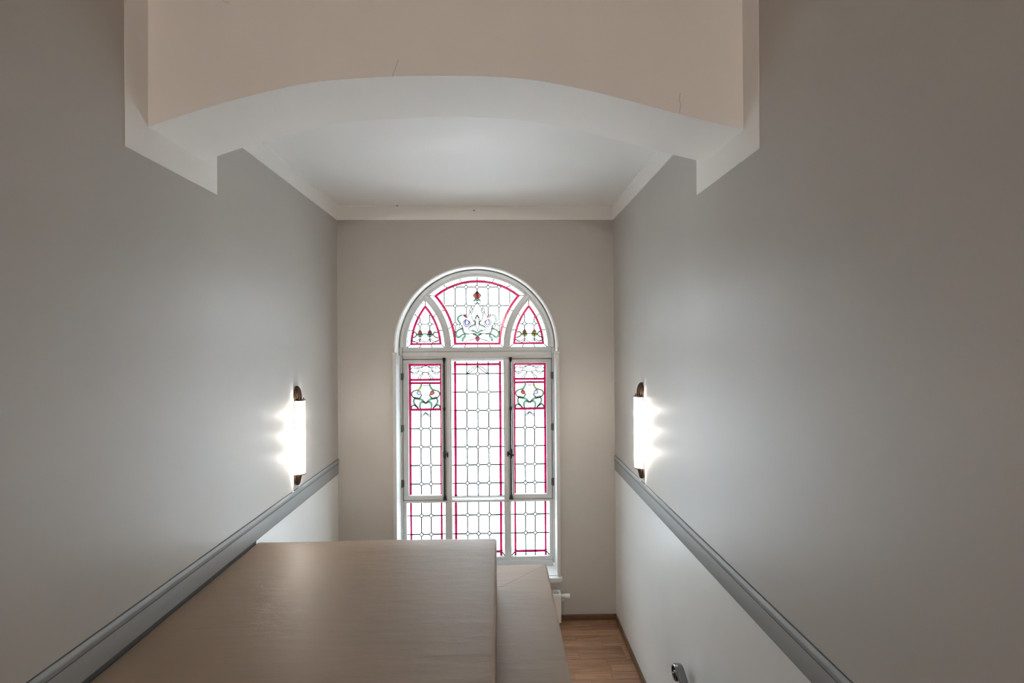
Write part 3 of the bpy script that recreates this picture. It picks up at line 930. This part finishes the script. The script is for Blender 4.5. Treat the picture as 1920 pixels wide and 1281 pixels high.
# top bud: two rose halves with a lighter heart
for h in (0, 1):
    H = (lambda pts: T(pts)) if h == 0 else (lambda pts: mirror(T(pts)))
    blob(H([(475, 305), (440, 338), (412, 372), (432, 408), (455, 430), (452, 385), (462, 345)]), 'g_rose', fan, ld, 'flower_piece', False)
    blob(H([(475, 305), (462, 345), (452, 385), (455, 430), (475, 434)]), 'g_red' if h else 'g_rose', fan, ld, 'flower_piece', False)
    blob(H([(475, 470), (466, 438), (440, 430), (422, 450), (424, 482), (442, 458), (462, 458)]), 'g_green', fan, ld, 'leaf_piece', False)
    for pts in ([(473, 490), (415, 572), (300, 738)], [(475, 680), (452, 760), (440, 820), (455, 885), (478, 945)],
                [(380, 545), (380, 575)], [(380, 660), (386, 715), (400, 762), (418, 795)], [(468, 690), (435, 755), (415, 800)],
                [(425, 485), (435, 510), (460, 500), (472, 480)],
                [(345, 885), (335, 910), (365, 938), (400, 950)], [(440, 1068), (355, 1090), (270, 1122)], [(240, 905), (205, 895), (185, 868), (205, 830)],
                [(345, 990), (400, 985), (450, 1010)]):
        lead_curve(ld, H(pts), .7)
    lead_curve(ld, H([(380, 575), (353, 617), (380, 660), (409, 617)]), .7, True)
    blob(H([(250, 692), (280, 680), (315, 728), (285, 724)]), 'g_red', fan, ld, 'flower_piece')
    blob(H([(252, 820), (262, 780), (295, 760), (330, 775), (362, 800), (358, 840), (325, 872), (280, 868)]), 'g_violet', fan, ld, 'flower_piece')
    lead_curve(ld, H([(295, 760), (280, 815), (300, 850)]), .6); lead_curve(ld, H([(330, 778), (345, 810), (315, 850)]), .6)
    leaf(H([(240, 687), (190, 704), (166, 742), (178, 790), (212, 826)]), 2.8, 'g_green', fan, ld)
    leaf(H([(345, 888), (385, 862), (428, 845), (445, 818), (430, 780)]), 2.2, 'g_green', fan, ld)
    leaf(H([(385, 940), (430, 948), (475, 985)]), 2.6, 'g_green', fan, ld)
    leaf(H([(400, 992), (440, 1000), (476, 1034)]), 3.0, 'g_green', fan, ld)
    leaf(H([(225, 845), (240, 900), (255, 960), (290, 990), (345, 990)]), 2.0, 'g_green', fan, ld)
    leaf(H([(240, 905), (170, 930), (134, 978), (142, 1028), (182, 1044), (230, 1008), (272, 992)]), 2.6, 'g_green', fan, ld)
    leaf(H([(277, 1000), (272, 1035), (243, 1068), (240, 1115)]), 3.0, 'g_green', fan, ld)
blob(T([(445, 1048), (475, 1035), (508, 1048), (502, 1085), (478, 1115), (454, 1085)]), 'g_red', fan, ld, 'flower_piece')
lead_line(ld, T([(475, 490)])[0], T([(475, 680)])[0], .7)
ld.build('lead_came', 'lead', fan)

for s, w in ((-1, 'left'), (1, 'right')):
    lan = light_root('lancet_light', '%s pointed light with two tulip buds' % w, s * 97, 651)
    ld, field = ring_light(lan, lambda d: lancet_sides(d, s), [[4, 8], [4, 8], [4, 8]], 6.0, 9.8)
    gu = sorted([s * 140, s * 107.2, s * 88.8, s * 55]); gv = [560, 607.3, 660]
    grid_field(lan, ld, field, gu, gv)
    ROUND[:] = [(u, 607.3) for u in gu[1:3]]
    for u in gu[1:3]: lines_in(ld, field, 'u', u, 560, 643)
    lines_in(ld, field, 'v', 607.3, s * 140, s * 50)
    lines_in(ld, field, 'v', 625.5, s * 107.2, s * 88.8)
    for u in gu[1:3]: roundel((u, 607.3), lan, ld)
    ROUND[:] = []
    # drawing in its own half scale, mirrored on the axis of the light
    ax = s * 98.0
    T = lambda pts: [(ax + (x - 401) / 6.41, 490 + y / 6.41) for x, y in pts]
    for h in (0, 1):
        H = (lambda pts: T(pts)) if h == 0 else (lambda pts: mirror(T(pts), ax))
        blob(H([(342, 822), (320, 850), (330, 876), (355, 876), (364, 850)]), 'g_red' if (h == 0) == (s > 0) else 'g_rose', lan, ld, 'flower_piece')
        blob(H([(310, 868), (330, 880), (342, 872), (356, 880), (375, 866), (368, 892), (342, 905), (318, 892)]), 'g_lime' if s > 0 else 'g_green', lan, ld, 'leaf_piece')
        leaf(H([(250, 852), (285, 850), (302, 878), (280, 905), (238, 918)]), 1.7, 'g_amber', lan, ld)
        lead_curve(ld, H([(235, 935), (260, 955), (300, 955), (342, 928), (368, 958), (401, 968)]), .8)
        lead_curve(ld, H([(235, 945), (275, 966), (320, 970), (342, 935)]), .6)
    ld.build('lead_came', 'lead', lan)

# ================================================================== WALL LAMPS
def make_sconce(x, s, y, label):
    """s = +1 when the lamp faces +x"""
    zt, zb = -.461, -1.057
    t = empty('wall_sconce', (x, y, (zt + zb) / 2))
    tag(t, label, 'wall lamp', 'ribbed glass wall lamps of the stairwell')
    P = lambda a, b, z: (x + s * a, y + b, z)       # a: out of the wall, b: along the wall
    def lathe_half(prof, n=28, flute=0.0, nf=9):
        """half-turned solid against the wall: prof = [(r, z)]"""
        mb = MB(); vs = []; m_ = n + 1
        for (r, z) in prof:
            for k in range(m_):
                a = -math.pi / 2 + math.pi * k / n
                rr_ = r * (1 - flute * (0.5 - 0.5 * math.cos(2 * nf * (a + math.pi / 2))))
                vs.append(P(rr_ * math.cos(a) + .012, rr_ * math.sin(a), z))
        fs = []
        for i in range(len(prof) - 1):
            for k in range(n):
                fs.append((i * m_ + k, i * m_ + k + 1, (i + 1) * m_ + k + 1, (i + 1) * m_ + k))
            fs.append((i * m_, (i + 1) * m_, (i + 1) * m_ + n, i * m_ + n))
        fs.append(tuple(range(m_))); fs.append(tuple(range((len(prof) - 1) * m_, len(prof) * m_)))
        mb.add(vs, fs); return mb
    mb = MB(); w = .040
    outl = [(-w, zb - .03), (-w * .8, zb - .08), (0, zb - .10), (w * .8, zb - .08), (w, zb - .03), (w, zt + .03), (w * .8, zt + .09), (0, zt + .125), (-w * .8, zt + .09), (-w, zt + .03)]
    mb.prism(outl, lambda p, q: P(q, p[0], p[1]), 0.0005, .012)
    mb.build('backplate', 'bronze', t, bevel=.003)
    # end plates
    lathe_half([(.058, zt), (.066, zt + .002), (.066, zt + .009), (.050, zt + .012)]).build('end_plate', 'bronze', t, smooth=True)
    lathe_half([(.046, zb - .012), (.066, zb - .009), (.066, zb - .002), (.058, zb)]).build('end_plate', 'bronze', t, smooth=True)
    # fluted finials
    lathe_half([(.037, zt + .012), (.038, zt + .03), (.037, zt + .05), (.033, zt + .075), (.026, zt + .098), (.015, zt + .116), (.004, zt + .124)], 40, .16, 7).build('finial', 'bronze', t, smooth='all')
    lathe_half([(.004, zb - .100), (.016, zb - .094), (.022, zb - .08), (.027, zb - .055), (.033, zb - .03), (.038, zb - .012)], 40, .16, 7).build('finial', 'bronze', t, smooth='all')
    for b in (-.042, .042):
        mb = MB(); mb.tube([P(.048, b, zt + .010), P(.048, b, zt + .018), P(.048, b, zt + .024)], [.004, .006, .003], 8); mb.build('thumb_screw', 'bronze', t, smooth=True)
    # ribbed glass shade: one glass rod beside the other
    mb = MB(); nr = 20; R = .057
    for k in range(nr):
        a = -math.pi / 2 + math.pi * (k + .5) / nr
        cx, cy = R * math.cos(a) + .012, R * math.sin(a)
        rr_ = R * math.pi / nr / 2 * 1.0
        mb.tube([P(cx, cy, zb + .0005), P(cx, cy, zt - .0005)], rr_, 8)
    mb.build('glass_rod_shade', 'shade', t, smooth=True)
    for k in range(3):
        zc = zt + (zb - zt) * (.2 + .3 * k)
        mb = MB(); mb.tube([P(.030, 0, zc + .034), P(.030, 0, zc + .030), P(.030, 0, zc + .015), P(.030, 0, zc), P(.030, 0, zc - .015), P(.030, 0, zc - .022), P(.030, 0, zc - .04)],
                           [.003, .010, .017, .019, .014, .010, .009], 10)
        mb.build('bulb', 'bulb', t, smooth=True)
        ldt = bpy.data.lights.new('bulb_light', 'POINT'); ldt.energy = SCONCE_W; ldt.color = (1.0, 0.955, 0.91); ldt.shadow_soft_size = .022
        lo = bpy.data.objects.new('bulb_light', ldt); COL.objects.link(lo); lo.parent = t
        lo.location = Vector(P(.04, 0, zc)) - WLOC[t.name]
    return t
def mat_shade():
    mt = bpy.data.materials.new('ribbed_lamp_glass'); mt.use_nodes = True
    nt, N, L = nodes_of(mt); N.remove(N['Principled BSDF']); out = N['Material Output']
    tr_ = N.new('ShaderNodeBsdfTransparent'); tr_.inputs[0].default_value = (.96, .96, .95, 1)
    tl = N.new('ShaderNodeBsdfTranslucent'); tl.inputs[0].default_value = (.95, .95, .93, 1)
    mx = N.new('ShaderNodeMixShader'); mx.inputs[0].default_value = .85
    L.new(tr_.outputs[0], mx.inputs[1]); L.new(tl.outputs[0], mx.inputs[2])
    gl = N.new('ShaderNodeBsdfGlossy'); gl.inputs['Roughness'].default_value = .1
    m2 = N.new('ShaderNodeMixShader'); m2.inputs[0].default_value = .05
    L.new(mx.outputs[0], m2.inputs[1]); L.new(gl.outputs[0], m2.inputs[2]); L.new(m2.outputs[0], out.inputs[0])
    return mt
M['shade'] = mat_shade()
SCONCE_W = 60.0
make_sconce(XL, 1, 4.235, 'bronze wall lamp with ribbed glass rods, lit, on the left wall')
make_sconce(XR, -1, 4.285, 'bronze wall lamp with ribbed glass rods, lit, on the right wall')

# ================================================================== RADIATOR
RX1, RX0, RY0, RY1, RZ0, RZ1 = .625, -1.05, 5.175, 5.285, -2.862, -2.572
rad = empty('radiator', ((RX0 + RX1) / 2, (RY0 + RY1) / 2, Z_FLOOR))
tag(rad, 'low white panel radiator with top grille under the window sill', 'radiator')
mb = MB(); mb.box(RX0 + .004, RX1 - .004, RY0, RY0 + .018, RZ0, RZ1 - .006); mb.build('front_panel', 'rad', rad, bevel=.005)
mb = MB(); mb.box(RX0 + .004, RX1 - .004, RY1 - .018, RY1, RZ0, RZ1 - .006); mb.build('back_panel', 'rad', rad, bevel=.005)
for xx in (RX0, RX1 - .012):
    mb = MB(); mb.box(xx, xx + .012, RY0 + .002, RY1 - .002, RZ0 + .004, RZ1 - .002); mb.build('side_cover', 'rad', rad, bevel=.003)
mb = MB(); mb.box(RX0, RX1, RY0 + .001, RY0 + .016, RZ1 - .006, RZ1); mb.box(RX0, RX1, RY1 - .014, RY1 - .002, RZ1 - .006, RZ1); mb.box(RX1 - .02, RX1, RY0 + .016, RY1 - .014, RZ1 - .006, RZ1); mb.box(RX0, RX0 + .02, RY0 + .016, RY1 - .014, RZ1 - .006, RZ1)
grille = mb.build('grille_frame', 'rad', rad)
mb = MB()
x = RX0 + .03
while x < RX1 - .025:
    mb.box(x, x + .005, RY0 + .016, RY1 - .014, RZ1 - .007, RZ1 - .001); x += .0135
mb.build('grille_bars', 'rad', grille)
mb = MB(); mb.box(RX0 + .02, RX1 - .02, RY0 + .03, RY1 - .03, RZ0 + .02, RZ1 - .03); mb.build('core', 'dark', rad)
for xx in (RX0 + .25, RX1 - .25):
    mb = MB(); mb.box(xx, xx + .03, RY1 - .002, D, RZ0 + .05, RZ1 - .03); mb.build('bracket', 'rad', rad)
mb = MB()
zv, yv = -2.612, 5.235
mb.tube([(RX1 - .002, yv, zv), (RX1 + .018, yv, zv)], .012, 12); mb.tube([(RX1 + .012, yv, zv), (RX1 + .016, yv, zv), (RX1 + .034, yv, zv), (RX1 + .038, yv, zv)], [.014, .022, .022, .016], 14)
mb.tube([(RX1 + .024, yv, zv), (RX1 + .024, yv, zv - .05), (RX1 + .024, yv + .02, zv - .06), (RX1 + .024, D - .001, zv - .06)], .008, 10)
valve = mb.build('valve', 'plastic', rad, smooth=True)
mb = MB(); mb.tube([(RX1 + .036, yv, zv), (RX1 + .040, yv, zv), (RX1 + .06, yv, zv), (RX1 + .088, yv, zv), (RX1 + .096, yv, zv)], [.014, .021, .024, .023, .018], 16)
mb.build('thermostat_head', 'plastic', valve, smooth=True)

# ================================================================== HANDRAIL
hx = 1.157; hw = .056
hr = empty('handrail', (hx, 3.32, -2.1)); tag(hr, 'dark polished metal handrail with scrolled end low on the right wall', 'handrail')
# path in the y-z plane: up the flight towards the landing, then a volute curling down
path = []
end = Vector((3.262, -2.114)); sl = Vector((1, .48)).normalized()
for k in range(12): path.append(end - sl * (2.6 * (1 - k / 12) ** 1.0))
path.append(end)
ang = math.atan2(sl.y, sl.x); c0 = None
R0 = .054
nrm = Vector((sl.y, -sl.x))                 # downwards side
cc = end + nrm * R0
a_start = math.atan2(-nrm.y, -nrm.x)
for k in range(1, 40):
    th = k / 39 * math.radians(470)
    R_ = R0 * (1 - .74 * k / 39)
    path.append(cc + Vector((math.cos(a_start - th), math.sin(a_start - th))) * R_)
mb = MB()
th0 = .011
prof_n = [(-hw / 2, -.35), (-hw / 2, .35), (-hw / 2 * .82, .85), (-hw / 2 * .4, 1.1), (hw / 2 * .4, 1.1), (hw / 2 * .82, .85), (hw / 2, .35), (hw / 2, -.35), (hw / 2 * .85, -.6), (-hw / 2 * .85, -.6)]
vs = []; n = len(prof_n)
for i, p in enumerate(path):
    a = path[max(i - 1, 0)]; b = path[min(i + 1, len(path) - 1)]
    t = (b - a).normalized(); nn = Vector((-t.y, t.x))
    tk = th0 * (1 if i <= 12 else 1 - .55 * (i - 12) / 39)
    for (ax_, h) in prof_n:
        q = p + nn * h * tk
        vs.append((hx + ax_, q.x, q.y))
fs = []
for i in range(len(path) - 1):
    for k in range(n):
        k2 = (k + 1) % n
        fs.append((i * n + k, i * n + k2, (i + 1) * n + k2, (i + 1) * n + k))
fs += [tuple(range(n)), tuple(range((len(path) - 1) * n, len(path) * n))]
mb.add(vs, fs); mb.build('rail', 'steel', hr, smooth=True)
for d in (.25, 1.3, 2.4):
    p = end - sl * d
    mb = MB(); mb.tube([(hx, p.x, p.y - .004), (hx, p.x, p.y - .05), (hx + .015, p.x, p.y - .065), (XR - .004, p.x, p.y - .065)], .008, 10)
    mb.tube([(XR - .008, p.x, p.y - .065), (XR - .0005, p.x, p.y - .065)], .028, 16)
    mb.build('bracket', 'steel', hr, smooth=True)

# ================================================================== FILL LAMP (added out of view to light the front of the arch)
FILL_AT = (-0.2, -7.6, 0.9)
fill_root = empty('fill_lamp', (FILL_AT[0], FILL_AT[1], Z_HALL)); tag(fill_root, 'added fill lamp out of view, an opal globe that lights the arch face', 'fill lamp')
def lathe(prof, n=24):
    mb = MB(); vs = []; fs = []
    for (r, z) in prof:
        for k in range(n): vs.append((FILL_AT[0] + r * math.cos(2 * math.pi * k / n), FILL_AT[1] + r * math.sin(2 * math.pi * k / n), z))
    for i in range(len(prof) - 1):
        for k in range(n):
            k2 = (k + 1) % n
            fs.append((i * n + k, i * n + k2, (i + 1) * n + k2, (i + 1) * n + k))
    fs += [tuple(range(n)), tuple(range((len(prof) - 1) * n, len(prof) * n))]
    mb.add(vs, fs); return mb
lathe([(.055, Z_HALL - .001), (.055, Z_HALL - .02), (.02, Z_HALL - .05), (.01, Z_HALL - .055)]).build('ceiling_rose', 'bronze', fill_root, smooth=True)
lathe([(.006, Z_HALL - .05), (.006, FILL_AT[2] + .18)], 10).build('rod', 'bronze', fill_root, smooth=True)
lathe([(.02, FILL_AT[2] + .2), (.05, FILL_AT[2] + .17), (.055, FILL_AT[2] + .14)]).build('gallery', 'bronze', fill_root, smooth=True)
M['opal'] = mat_emit('fill_lamp_opal', (1.0, 0.925, 0.85), 208.0)
lathe([(.16 * math.sin(math.pi * (k + .35) / 16.7), FILL_AT[2] + .16 * math.cos(math.pi * (k + .35) / 16.7)) for k in range(17)]).build('globe', 'opal', fill_root, smooth='all')
